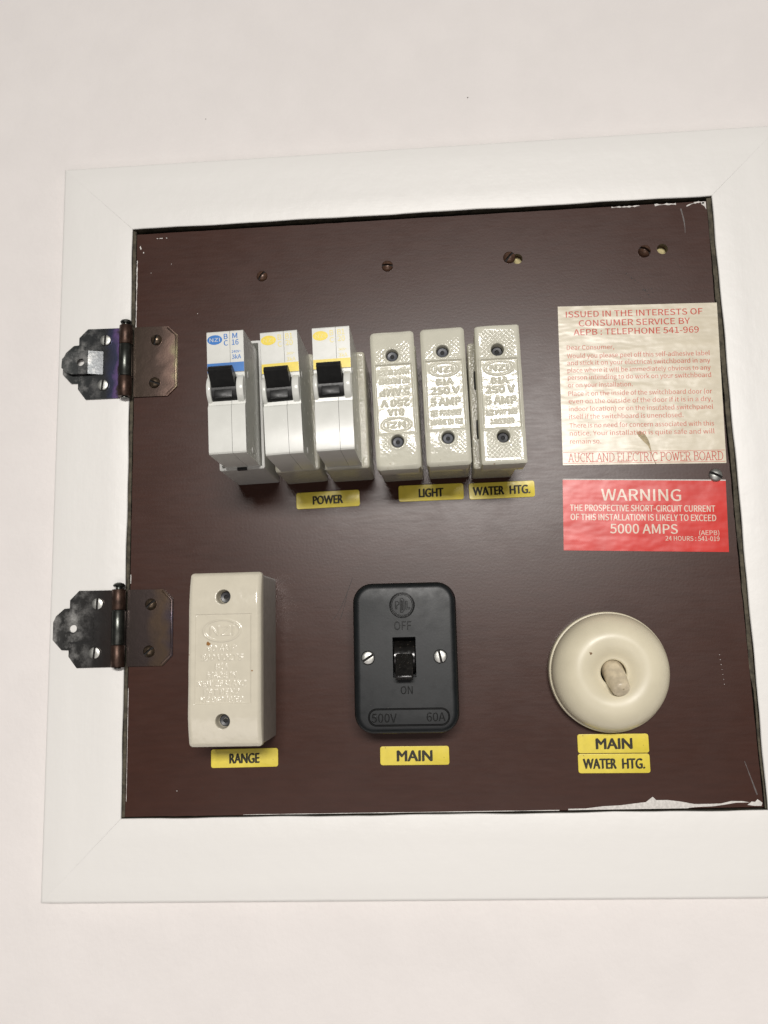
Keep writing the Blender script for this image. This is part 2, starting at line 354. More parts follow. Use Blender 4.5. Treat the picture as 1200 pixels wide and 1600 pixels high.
# ---- height fields for pressed porcelain
def gauss(a, s):
    if s <= 0: return a
    k = int(3 * s + 1); g = np.exp(-0.5 * (np.arange(-k, k + 1) / s) ** 2); g /= g.sum()
    a = np.apply_along_axis(lambda r: np.convolve(np.pad(r, k, mode='edge'), g, 'valid'), 0, a)
    return np.apply_along_axis(lambda r: np.convolve(np.pad(r, k, mode='edge'), g, 'valid'), 1, a)
class Field:
    def __init__(s, wd, h, step):
        s.w, s.h = wd, h; s.nx = int(wd / step) + 1; s.ny = int(h / step) + 1
        s.x = np.linspace(-wd/2, wd/2, s.nx); s.y = np.linspace(-h/2, h/2, s.ny)
        s.X, s.Y = np.meshgrid(s.x, s.y); s.step = wd / (s.nx - 1)
    def text(s, st, cx, cy, cap, width=None, bold=0.0, flip=False):
        out = np.zeros_like(s.X); v, t = text_fit(st, cx, cy, cap, width, bold, flip)
        for q, sft in ((q, sft) for sft in shifts(bold, cap) for q in t):
            p = v[q] + np.array(sft); lo = p.min(0); hi = p.max(0)
            i0, i1 = np.searchsorted(s.x, [lo[0], hi[0]]); j0, j1 = np.searchsorted(s.y, [lo[1], hi[1]])
            if i1 <= i0 or j1 <= j0: continue
            X = s.X[j0:j1, i0:i1]; Y = s.Y[j0:j1, i0:i1]
            d = lambda a_, b_: (b_[0]-a_[0])*(Y-a_[1]) - (b_[1]-a_[1])*(X-a_[0])
            e0, e1, e2 = d(p[0], p[1]), d(p[1], p[2]), d(p[2], p[0])
            m_ = ((e0 >= 0) & (e1 >= 0) & (e2 >= 0)) | ((e0 <= 0) & (e1 <= 0) & (e2 <= 0))
            out[j0:j1, i0:i1] = np.maximum(out[j0:j1, i0:i1], m_)
        return out
    def oval(s, cx, cy, rx, ry, t):
        d = (np.sqrt(((s.X-cx)/rx)**2 + ((s.Y-cy)/ry)**2) - 1) * min(rx, ry)
        return np.exp(-(d / t) ** 2)
    def box(s, cx, cy, wd, h):          # signed distance, negative inside
        return np.maximum(abs(s.X-cx) - wd/2, abs(s.Y-cy) - h/2)
    def smooth_noise(s, scale):
        a = RNG.standard_normal(s.X.shape); a = gauss(a, scale / s.step); return a / a.std()
    def build(s, z, zback, r, taper=0.0):
        X = s.X.copy(); Y = s.Y.copy()
        qx = abs(X) - (s.w/2 - r); qy = abs(Y) - (s.h/2 - r); m_ = (qx > 0) & (qy > 0)
        L = np.hypot(qx, qy); out = m_ & (L > r)
        X[out] = np.sign(X[out]) * (s.w/2 - r + qx[out] * r / L[out]); Y[out] = np.sign(Y[out]) * (s.h/2 - r + qy[out] * r / L[out])
        nx, ny = s.nx, s.ny
        V = np.stack([X.ravel(), Y.ravel(), z.ravel()], 1)
        idx = np.arange(nx*ny).reshape(ny, nx)
        F = np.stack([idx[:-1, :-1].ravel(), idx[:-1, 1:].ravel(), idx[1:, 1:].ravel(), idx[1:, :-1].ravel()], 1)
        loop = np.concatenate([idx[0, :], idx[1:, -1], idx[-1, -2::-1], idx[-2:0:-1, 0]])
        k = len(loop); b = V[loop].copy(); b[:, 2] = zback; b[:, :2] *= 1 - taper
        V = np.concatenate([V, b]); n0 = nx*ny
        side = [(int(loop[i]), n0+i, n0+(i+1) % k, int(loop[(i+1) % k])) for i in range(k)]
        mb = MB(); mb.v = [tuple(p) for p in V.tolist()]; mb.f = [tuple(f) for f in F.tolist()] + side + [tuple(range(n0, n0+k))]
        return mb
    def sdf(s, r):
        qx = abs(s.X) - (s.w/2 - r); qy = abs(s.Y) - (s.h/2 - r)
        return np.hypot(np.maximum(qx, 0), np.maximum(qy, 0)) + np.minimum(np.maximum(qx, qy), 0) - r

# ---- slotted screw
def screw_mb(r, hgt, slot_ang, slot=0.32, cx=0, cy=0, z=0, depth=0.65, flat=False):
    bm = bmesh.new()
    if flat: prof = [(r, 0), (r, hgt*0.55), (r*0.93, hgt*0.85), (r*0.75, hgt), (r*0.4, hgt*1.05), (0.01, hgt*1.06)]
    else: prof = [(r, 0)] + [(r*math.cos(R(a)), hgt*math.sin(R(a))) for a in (12, 27, 42, 57, 70, 80, 89)]
    n = 24; rows = [[bm.verts.new((q*math.cos(2*math.pi*i/n), q*math.sin(2*math.pi*i/n), zz)) for i in range(n)] for q, zz in prof]
    for a, b in zip(rows, rows[1:]):
        for i in range(n): bm.faces.new((a[i], a[(i+1) % n], b[(i+1) % n], b[i]))
    bm.faces.new(rows[0][::-1]); bm.faces.new(rows[-1])
    out = MB(); hw = slot * r / 2 * 1.15
    for sgn in (1, -1):
        b = bm.copy()
        g = bmesh.ops.bisect_plane(b, geom=b.verts[:] + b.edges[:] + b.faces[:], plane_co=(0, sgn*hw, 0), plane_no=(0, -sgn, 0), clear_outer=True)
        ed = [e for e in g['geom_cut'] if isinstance(e, bmesh.types.BMEdge)]
        bmesh.ops.contextual_create(b, geom=ed)
        b.verts.index_update()
        out.add([tuple(v.co) for v in b.verts], [tuple(v.index for v in f.verts) for f in b.faces]); b.free()
    bm.free()
    zf = hgt * (1 - depth); q = r * 0.93
    out.add([(-q, -hw*1.02, 0), (q, -hw*1.02, 0), (q, hw*1.02, 0), (-q, hw*1.02, 0), (-q, -hw*1.02, zf), (q, -hw*1.02, zf), (q, hw*1.02, zf), (-q, hw*1.02, zf)],
            [(0, 1, 5, 4), (1, 2, 6, 5), (2, 3, 7, 6), (3, 0, 4, 7), (4, 5, 6, 7)])
    c, s_ = math.cos(R(slot_ang)), math.sin(R(slot_ang))
    out.v = [(cx + x*c - y*s_, cy + x*s_ + y*c, z + zz) for x, y, zz in out.v]
    return out

def ragged(pts, amp):
    return [(x + random.uniform(-amp, amp), y + random.uniform(-amp, amp)) for x, y in pts]

# ------------------------------------------------------------------ the setting: wall, frame, recess
wall = MB()
OX0, OX1, OY0, OY1 = 0.0, 305.2, 0.0, 304.2
plate([(-900, -900), (1200, -900), (1200, 1200), (-900, 1200)], -60, -9.5, holes=[[(-6, -6), (311, -6), (311, 310), (-6, 310)]], mb=wall)
tag(obj('wall', wall, M['wall']), kind='structure')
sp = MB()
for x, y in ((37, 372.5), (183, 375), (265, 345)):
    r = random.uniform(0.3, 0.45); sp.add([(x+r*random.uniform(.6, 1.3)*math.cos(a), y+r*random.uniform(.6, 1.3)*math.sin(a), -9.4) for a in np.linspace(0, 5.6, 8)], [tuple(range(8))])
tag(obj('speck', sp, M['smear'], bpy.data.objects['wall']), kind='stuff')
rec = MB(); loft(317, 316, 1, [(0, -70), (0, -10), (6.2, -10), (6.2, -62)], cx=152.5, cy=152, cap=False, mb=rec)
rec.add([(-10, -10, -62), (320, -10, -62), (320, 320, -62), (-10, 320, -62)], [(0, 1, 2, 3)])
tag(obj('wall_recess', rec, M['dark']), kind='structure')

FX0, FX1, FY0, FY1 = -39.0, 344.0, -38.8, 341.7
frame = thing('timber_frame', 'white painted timber frame with mitred corners around the brown switchboard', 'frame', 0, 0)
BV = 1.6
def board(outer, inner, mt, n=48):
    """one mitred board: outer pair and inner pair of corners; rounded outer edge, wavy inner edge."""
    mb = MB(); (ax, ay), (bx, by) = outer; (cx, cy), (dx, dy) = inner
    horiz = abs(by - ay) < abs(bx - ax)
    prof = []   # (t across 0 = outer .. 1 = inner, z)
    wd = abs(cy - ay) if horiz else abs(cx - ax)
    for k in range(5):
        a = R(90 * k / 4); prof.append((BV * (1 - math.cos(a)) / wd, -BV + BV * math.sin(a)))
    prof = [(0, -9.5), (0, -5)] + prof + [(0.3, 0.0), (0.7, 0.0)] + [(1 - 0.6*(1-math.sin(R(90*k/3)))/wd, -0.6 + 0.6*math.cos(R(90*k/3))) for k in range(4)] + [(1, -3), (1, -9.4)]
    V = []; F = []; q = len(prof)
    ph = random.uniform(0, 9)
    for i in range(n + 1):
        u = i / n
        for t, z in prof:
            x0, y0 = ax + (bx-ax)*u, ay + (by-ay)*u; x1, y1 = cx + (dx-cx)*u, cy + (dy-cy)*u
            x, y = x0 + (x1-x0)*t, y0 + (y1-y0)*t
            if t >= 0.9 and 0 < i < n:
                wob = 0.16*math.sin(u*23+ph) + 0.10*math.sin(u*61+ph*2) + random.uniform(-.05, .05)
                if horiz: y += wob
                else: x += wob
            V.append((x, y, z))
    for i in range(n):
        for k in range(q-1): F.append((i*q+k, i*q+k+1, (i+1)*q+k+1, (i+1)*q+k))
    F.append(tuple(range(q))); F.append(tuple(range(n*q, n*q+q)))
    mb.add(V, F)
    o = obj('board', mb, [mt, M['reveal']], frame, smooth=40)
    for p in o.data.polygons:      # the raw inner edge is dark, unpainted
        c = p.center / MM; y_, z_ = c[2], -c[1]
        if z_ < -0.55 and (1.0 > abs(c[0]-OX0) or abs(c[0]-OX1) < 1.0 or abs(y_-OY0) < 1.0 or abs(y_-OY1) < 1.0): p.material_index = 1
    return o
g = 0.05   # mitre joints open slightly towards the inner corners
board([(FX0, FY1), (FX1, FY1)], [(OX0+g, OY1), (OX1-g, OY1)], M['frame'])
board([(FX0, FY0), (FX1, FY0)], [(OX0+g, OY0), (OX1-g, OY0)], M['frame'])
board([(FX0, FY0), (FX0, FY1)], [(OX0, OY0+g), (OX0, OY1-g)], M['frame_v'])
board([(FX1, FY0), (FX1, FY1)], [(OX1, OY0+g), (OX1, OY1-g)], M['frame_v'])

# packing strips of raw timber behind the gaps at either side
for pts, zz in (([(302.9, 303.6), (305.15, 303.9), (305.15, 0.3), (304.4, 0.4)] + [(303.0 + (1.3 if yy < 60 else 0.25) * (1 - yy / 300) + random.uniform(-.25, .2), yy) for yy in range(12, 300, 6)], -1.6),
                ([(0.05, 303.6), (1.7, 303.2), (1.5, 0.5), (0.05, 0.4)], -1.2)):
    obj('packing_strip', plate(pts, -9, zz), M['reveal'], frame, smooth=30)

# ------------------------------------------------------------------ the brown panel
panel = thing('switchboard_panel', 'dark brown switchboard panel hinged in the white frame and carrying all the switches', 'panel', 0, 0)
def edge(p0, p1, n, amp):
    L = [(p0[0] + (p1[0]-p0[0])*i/n, p0[1] + (p1[1]-p0[1])*i/n) for i in range(n)]
    return [L[0]] + [(x + random.uniform(-amp, amp), y + random.uniform(-amp, amp)) for x, y in L[1:]]
out = (edge((2.0, 0.9), (303.2, 1.3), 60, 0.10) + edge((303.2, 1.3), (302.0, 105), 24, 0.12) + edge((302.0, 105), (301.5, 205), 24, 0.22)
       + edge((301.5, 205), (302.2, 301.3), 20, 0.1) + edge((302.2, 301.3), (2.6, 300.8), 50, 0.1) + edge((2.6, 300.8), (2.5, 100), 40, 0.1) + edge((2.5, 100), (2.0, 0.9), 20, 0.08))
H3, H4 = (204.1, 275.4), (278.1, 276.5)
b = MB(); plate(out, -5, 0, holes=[circle(*H3, 2.75, 28)[::-1], circle(*H4, 2.75, 28)[::-1]], mb=b)
po = obj('board', b, M['panel'], panel, smooth=30)
for hx, hy in (H3, H4): obj('filler', lathe([(2.7, -5.4), (2.7, -4.1), (2.0, -4.0), (0.1, -3.9)], 20, hx, hy), M['core'], panel)
def panel_screw(x, y, r, h, ang, m, label=None):
    o = obj('screw', screw_mb(r, h, ang, cx=0, cy=0, depth=0.7), m, panel, smooth=40); o.location = cv(x, y, -0.02)
    if label: o['label'] = label
panel_screw(70.4, 273.4, 2.9, 2.0, 52, M['bronze']); panel_screw(136.7, 275.2, 3.0, 2.1, -2, M['bronze'])
panel_screw(200.1, 276.3, 3.2, 2.4, 48, M['bronze']); panel_screw(268.9, 275.6, 3.2, 3.4, -32, M['bronze'])
panel_screw(294.7, 157.6, 3.4, 1.9, -27, M['silver'], 'bright silver screw at the right edge between the two stickers')
# white paint left along the edges
fl = MB(); zf = 0.03
def fleck(pts): fl.add([(x, y, zf) for x, y in pts], [tuple(range(len(pts)))])
def ribbon(mb, path, w0, w1, z, jit=0.0):
    P = [Vector(p) for p in path]; V = []; n = len(P)
    for i, p in enumerate(P):
        t = (P[min(i+1, n-1)] - P[max(i-1, 0)]).normalized(); s_ = Vector((-t.y, t.x)); wd = (w0 + (w1-w0)*i/(n-1)) * (0.5 + random.uniform(-jit, jit))
        V += [(p.x + s_.x*wd, p.y + s_.y*wd, z), (p.x - s_.x*wd, p.y - s_.y*wd, z)]
    mb.add(V, [(2*i, 2*i+1, 2*i+3, 2*i+2) for i in range(n-1)])
ribbon(fl, [(2.9 + random.uniform(-.06, .1), 286 - i*1.1) for i in range(38)], 0.5, 0.35, zf, 0.25)
ribbon(fl, [(2.75, 237 - i*1.3) for i in range(6)], 0.25, 0.2, zf, 0.2)
ribbon(fl, [(2.7, 118 - i*1.5) for i in range(4)], 0.4, 0.2, zf, 0.2); ribbon(fl, [(2.5, 62 - i*2) for i in range(28)], 0.22, 0.2, zf, 0.2)
fleck([(4.1, 293.6), (4.5, 294.4), (5.2, 292.6), (4.7, 292.0)]); fleck([(6, 290.6), (6.5, 290.8), (6.6, 290), (6.1, 289.9)])
for x in (13.3, 14.9, 15.8, 18.4): fleck(ragged([(x, 298.1), (x+.8, 298.2), (x+.8, 297.8), (x, 297.8)], .08))
ribbon(fl, [(254 + i*1.3, 300.8 + random.uniform(-.2, .1)) for i in range(12)], 0.5, 0.6, zf, 0.45)
ribbon(fl, [(276 + i*1.2, 300.85 + random.uniform(-.25, .1)) for i in range(10)], 0.8, 1.0, zf, 0.45)
ribbon(fl, [(292 + i*0.9, 301.0 - (0.03*(i-8)**2 if i < 8 else 0.4*(i-8)) ) for i in range(11)], 0.4, 0.9, zf, 0.4)
fleck([(300.6, 301.2), (301.9, 301.0), (301.8, 296.6), (301.0, 298.6), (299.4, 299.9)])
top = [(214, 1.6), (222, 2.0), (230, 2.7), (238, 3.1), (244, 3.5), (250, 4.4), (252, 5.6), (253.5, 6.6), (254, 6.0), (255, 5.0), (260, 4.9), (266, 4.2), (272, 3.0), (279, 2.9), (284, 3.2), (289, 4.2), (294, 4.3), (297, 3.6), (291, 3.6), (286, 2.5), (280, 2.1), (273, 1.9), (270, 1.45)]
fleck(ragged(top, .22) + [(269, 1.25), (240, 1.2), (214, 1.15)])
fleck(ragged([(296, 2.4), (298, 4.0), (299.5, 3.6), (301, 5.0), (302, 4.0), (303, 3.4), (302.4, 2.0), (299, 1.8)], .2))
ribbon(fl, [(60 + i*6, 1.15) for i in range(26)], 0.2, 0.25, zf, 0.25)
for x, y in ((27.5, 12.6), (21.5, 283), (36, 254.5), (10.6, 278.6)): fleck(ragged(circle(x, y, 0.22, 6), .06))
for k in range(7): fleck(ragged(circle(289.3 + k*.18, 71 - k*2.3, 0.16, 5), .05))
tag(obj('paint_fleck', fl, M['fleck'], panel, smooth=0), kind='stuff')
sm = MB()
ribbon(sm, [(289 + 1.3*math.sin(i/5), 298 - i*1.35) for i in range(11)], 0.8, 0.3, 0.02, 0.2)
ribbon(sm, [(296.5 + i*.55, 22 - i*1.9) for i in range(9)], 0.25, 0.6, 0.02, 0.15)
tag(obj('smear', sm, M['smear'], panel, smooth=0), kind='stuff')
sc = MB()
ribbon(sc, [(104 + 11*(i/14)**.7, 92 + 21*(i/14)) for i in range(15)], 0.18, 0.22, 0.02, 0.15)
ribbon(sc, [(108 + 4.2*(i/10)**.8, 92 + 13*(i/10)) for i in range(11)], 0.2, 0.18, 0.02, 0.15)
ribbon(sc, [(284 + i*.8, 270 - i*1.4) for i in range(4)], 0.05, 0.08, 0.02, 0.1)
for k in range(26):
    u = k/25; x, y = 258.5 + 11*u, 264.5 - 6.5*u - 6*u*u; sc.add([(px, py, 0.025) for px, py in ragged(circle(x+random.uniform(-.6, .6), y+random.uniform(-.5, .5), random.uniform(.1, .38), 6), .08)], [tuple(range(6))])
for k in range(10):
    sc.add([(px, py, 0.025) for px, py in ragged(circle(268+random.uniform(-3, 4), 253.5+random.uniform(-3, 2), random.uniform(.1, .3), 6), .08)], [tuple(range(6))])
for k in range(40):
    x, y = random.uniform(10, 296), random.uniform(8, 295); sc.add([(px, py, 0.025) for px, py in ragged(circle(x, y, random.uniform(.08, .28), 6), .06)], [tuple(range(6))])
tag(obj('scratch', sc, M['scratch'], panel, smooth=0), kind='stuff')
# the silver stud seen in the gap at the right
t = thing('latch_stud', 'small silver stud in the dark gap beside the cream paper notice', 'stud', 304.3, 192.8, 0, z=-4)
obj('stud_head', screw_mb(1.7, 1.2, 60), M['silver'], t)
obj('shank', lathe([(0.9, -5), (0.9, 0.01)], 12), M['silver'], t)

# ------------------------------------------------------------------ hinges
def hinge(cy, cx, plate_mat, lift, label):
    t = thing('cabinet_hinge', label, 'hinge', cx, cy, 0, 'surface hinges joining the panel to the frame')
    c = 0.0
    leaf = [(-3.2, 8.6), (-4.2, 8.6), (-4.2, 19), (-22, 19.2), (-26.6, 14.6), (-26.6, 10.6), (-29.4, 10.4), (-33.6, 6.8), (-35, 3.8), (-35, -5), (-30.4, -10), (-26.6, -10.2), (-26.6, -13.4), (-22.4, -19), (-4.2, -19), (-4.2, -8.4), (-3.2, -8.4)]
    slot = [(-26.6, 6.9), (-14.2, 6.9), (-14.2, -6.2), (-26.6, -6.2)]
    tongue_hole = circle(-24.6, 0.5, 2.05, 20)
    mb = MB()
    if lift > 1:
        plate(leaf, 0.1, 1.0, holes=[circle(-25, 0.3, 2.4, 20)[::-1]], mb=mb)
    else:
        plate(leaf, 0.1, 1.0, holes=[tongue_hole[::-1]], mb=mb)
    obj('leaf', mb, plate_mat, t, smooth=30)
    # pressed tongue: a strip bent up from the leaf
    prof = []
    for i in range(9):
        u = i / 8; x = -13.6 - (34.6 - 13.6) * u; zz = 1.0 + lift * (min(1, u / 0.35) ** 1.5 if lift > 1 else min(1, u/0.12))
        hw = 6.3 if u < 0.62 else (6.3 if u < .75 else 6.3 - 3.6 * (u - 0.75) / 0.25)
        prof.append((x, hw, zz))
    if lift > 1:
        def zt(x): return 1.05 + lift * min(1.0, max(0.0, (-13.6 - x) / 7.0)) + 0.03 * max(0, -20.6 - x)
        mb = MB(); ends = [-34.6, -31.5, -28.5]
        lobe = [(-20.6, 6.6), (-29.0, 6.6), (-31.6, 5.4), (-34.4, 2.6), (-34.6, -2.2), (-31.6, -5.0), (-29.0, -5.9), (-20.6, -5.9)]
        plate(lobe, 0, .8, holes=[tongue_hole[::-1]], mb=mb)
        mb.v = [(x, y, zt(x) - .8 + zz) for x, y, zz in mb.v]
        mb.add([(-13.4, 6.6, zt(-13.6)), (-20.6, 6.6, zt(-20.6)), (-20.6, -5.9, zt(-20.6)), (-13.4, -5.9, zt(-13.6)),
                (-13.4, 6.6, .9), (-20.6, 6.6, zt(-20.6) - .8), (-20.6, -5.9, zt(-20.6) - .8), (-13.4, -5.9, .9)],
               [(0, 1, 2, 3), (4, 5, 6, 7), (0, 1, 5, 4), (3, 2, 6, 7)])
        V, F = mb.v, mb.f
        obj('tongue', MB().add(V, F), plate_mat, t, smooth=45)
    else:
        tp = [(-14.2, 6.4), (-26.5, 6.2), (-30, 5.6), (-33, 3.4), (-33.2, -3.4), (-30, -5.9), (-26.5, -6.3), (-14.2, -6.3)]
        obj('tongue', plate(tp, 1.01, 1.01 + lift, holes=[tongue_hole[::-1]]), plate_mat, t, smooth=30)
        obj('slit', plate([(-26, -6.35), (-14, -6.0), (-14, -6.6), (-26, -7.1)], 1.0, 1.06), M['black'], t)
    leaf2 = [(3.0, 19.0), (21.2, 18.7), (26.2, 13.8), (26.2, -14), (21.2, -19), (3.0, -19), (3.0, -8.6), (2.0, -8.6), (2.0, 8.4), (3.0, 8.4)]
    obj('leaf', plate(leaf2, 0.1, 1.0), plate_mat, t, smooth=30)
    # a raised rolled margin along the far edge of the leaf
    obj('leaf_rim', tube([(20.6, 18.0, 0.8), (25.4, 13.4, 0.8), (25.4, -13.6, 0.8), (20.6, -18.2, 0.8)], 0.55), plate_mat, t)
    for y0, y1, m in ((9.0, 19.2, 'rust_barrel'), (-8.2, 8.8, 'steel_barrel'), (-19.2, -8.4, 'rust_barrel')):
        r = 3.35; rot = Matrix.Rotation(R(-90), 4, 'X')
        mb = MB(); prof = [(2.2, y0), (r-.25, y0), (r, y0+.3), (r, y1-.3), (r-.25, y1), (2.2, y1)]
        lathe(prof, 28, 0, 0, mb, Matrix.Translation((-0.8 + .2, 0, 3.2)) @ rot)
        obj('knuckle', mb, M[m], t, smooth=40)
    mb = MB(); lathe([(1.6, -19.8), (1.6, 20.4), (2.6, 20.5), (3.0, 21.2), (2.4, 22.0), (1.0, 22.6)], 20, 0, 0, mb, Matrix.Translation((-0.6, 0, 3.2)) @ Matrix.Rotation(R(-90), 4, 'X'))
    obj('pin', mb, M['steel_barrel'], t, smooth=40)
    for x, y, m, a, h in ((-12.1, 12.4, 'silver', 88, 1.3), (-13.0, -11.9, 'silver', 84, 1.3), (15.0, 11.4, 'brass_dark', random.uniform(30, 80), 2.1), (14.4, -11.8, 'brass_dark', -20 if lift > 1 else 40, 2.1)):
        o = obj('screw', screw_mb(2.95, h, a, flat=(m == 'silver')), M[m], t, smooth=40); o.location = cv(x, y, 1.0)
    return t
hinge(229.3, -0.6, M['hinge_top'], 2.3, 'upper cabinet hinge with purple and blue sheen and a raised tongue')
hinge(91.4, -1.4, M['hinge_low'], 0.35, 'lower cabinet hinge of dull brown metal smeared with white paint, beside the range fuse')

# ------------------------------------------------------------------ circuit breakers
def breaker(x, y, ang, label, kind, bx, by, texts):
    t = thing('circuit_breaker', label, 'circuit breaker', x, y, ang, 'plug-in circuit breakers in the top row')
    dx, dy = bx - x, by - y
    if kind == 'blue':
        mb = MB(); loft(21.4, 62.3, 0.9, [(0, 0), (0, 35.7), (0.25, 36.0), (1.25, 36.0), (1.35, 35.8), (1.35, 12)], cx=dx, cy=dy, n=3, mb=mb)
        obj('base', mb, M['grey_plastic'], t)
        obj('catch', loft(4.8, 1.6, .3, bev(34.6, 36.25, .3), cx=dx, cy=dy - 30.5, n=2), M['black_plastic'], t)
        zb = 14
    else:
        mb = MB(); loft(21.4, 57, 1.6, bev(0, 30, 1.2), cx=dx, cy=dy, n=4, mb=mb)
        obj('base', mb, M['porcelain_base'], t)
        zb = 29.9
    W2 = 8.2
    side = [(-27.85, zb), (-27.85, 63.6), (-27.6, 64.4), (-27.0, 64.9), (-26, 65), (-7.2, 65), (-6.2, 64.7), (-5.6, 63.9), (8.6, 63.9), (8.9, 64.4), (27.2, 64.4), (27.7, 64.1), (27.85, 63.5), (27.85, zb)]
    for x0, x1 in ((-W2, 2.05), (2.2, W2)):
        mb = MB(); prism_x(side, x0, x1, mb); obj('housing', mb, M['white_plastic'], t, smooth=30)
    # round cheeks either side of the toggle
    for x0, x1 in ((-8.45, -6.25), (4.75, 8.12)):
        mb = MB(); prof = [(0.5, x0), (6.2, x0), (6.9, x0+.25), (7.1, x0+.7), (7.1, x1-.7), (6.9, x1-.25), (6.2, x1), (0.5, x1)]
        lathe(prof, 40, 0, 0, mb, Matrix.Translation((0, 1.3, 60.2)) @ Matrix.Rotation(R(90), 4, 'Y'))
        obj('cheek', mb, M['white_plastic'], t, smooth=40)
    mb = MB(); lathe([(0.5, -6.2), (6.5, -6.2), (6.5, 4.7), (0.5, 4.7)], 40, 0, 0, mb, Matrix.Translation((0, 1.3, 60.2)) @ Matrix.Rotation(R(90), 4, 'Y'))
    tog = obj('toggle', mb, M['black_plastic'], t, smooth=40)
    lev = [(1.2, 66.4), (2.0, 67.3), (6.6, 72.3), (7.2, 72.9), (8.4, 72.5), (9.4, 71.6), (9.5, 71.0), (7.0, 63.5), (3, 62)]
    mb = MB(); prism_x(lev, -5.9, 4.5, mb); obj('lever', mb, M['black_plastic'], tog, smooth=25)
    mb = MB(); loft(7.8, 3.6, .4, [(0, 66.2), (0.0, 66.75), (.2, 66.85)], cx=-0.8, cy=-1.4, n=2, mb=mb); obj('thumb_pad', mb, M['black_plastic'], tog)
    c1, c2 = (M['blue'], M['blue']) if kind == 'blue' else (M['yellow'], M['yellow_worn'])
    mb = MB(); loft(16.3, 4.3, .05, [(0, 64.3), (0, 64.45)], cy=11.0, n=1, mb=mb); obj('colour_band', mb, c1, t)
    mb = MB(); mb.add([(-4.6 + 3.35*math.cos(a), 23.9 + 2.2*math.sin(a), 64.44) for a in np.linspace(0, 2*math.pi, 33)[:-1]], [tuple(range(32))])
    obj('logo', mb, c1, t)
    mb = MB()
    if kind == 'blue': text_mb(mb, 64.47, 'NZI', -4.6, 23.9, 1.7, 4.6, 0.0); obj('lettering', mb, M['white_plastic'], t)
    else: text_mb(mb, 64.47, 'NZI', -4.6, 23.9, 1.7, 4.6, 0.0); obj('lettering', mb, M['yellow_worn'], t)
    mb = MB()
    for s_, cx, cy, cap, wd, bo in texts: text_mb(mb, 64.45, s_, cx, cy, cap, wd, bo)
    obj('lettering', mb, c2, t)
    for yy, zz in ((9.5, 57), (-24, 52)):
        mb = MB(); lathe([(1.5, 0), (1.4, .25), (.1, .3)], 16, 0, 0, mb, Matrix.Translation((W2 - .02, yy, zz)) @ Matrix.Rotation(R(90), 4, 'Y'))
        obj('rivet', mb, M['grey_plastic'], t)
    return t
BT = [('B', 0.35, 25.2, 2.35, 1.65, .012), ('C', 0.35, 22.2, 2.35, 1.8, .012), ('M', 4.4, 25.3, 2.4, 2.1, .012), ('16', 4.5, 22.3, 2.4, 2.9, .012), ('240V~', 4.9, 18.0, 1.15, 4.2, .012), ('3kA', 4.9, 15.6, 1.9, 4.0, .012)]
breaker(68.0, 191.2, 1.6, 'circuit breaker with blue band marked M 16 in a hollow pale grey base', 'blue', 67.4, 193.3, BT)
YT = [('B', 0.35, 25.0, 2.3, 1.6, .012), ('C', 0.35, 21.8, 2.3, 1.8, .012), ('B1', 4.5, 25.2, 2.4, 3.0, .012), ('20', 4.5, 22.2, 2.4, 3.1, .012), ('240V~', 4.9, 17.2, 1.1, 3.6, .01), ('3kA', 5.0, 14.6, 1.7, 3.8, .01)]
breaker(92.3, 189.9, 2.5, 'yellow banded circuit breaker between the blue banded one and the other yellow banded one', 'yellow', 91.9, 190.2, YT)
breaker(114.8, 190.7, 1.4, 'yellow banded circuit breaker beside the porcelain fuse with upside down lettering', 'yellow', 115.9, 190.2, YT)

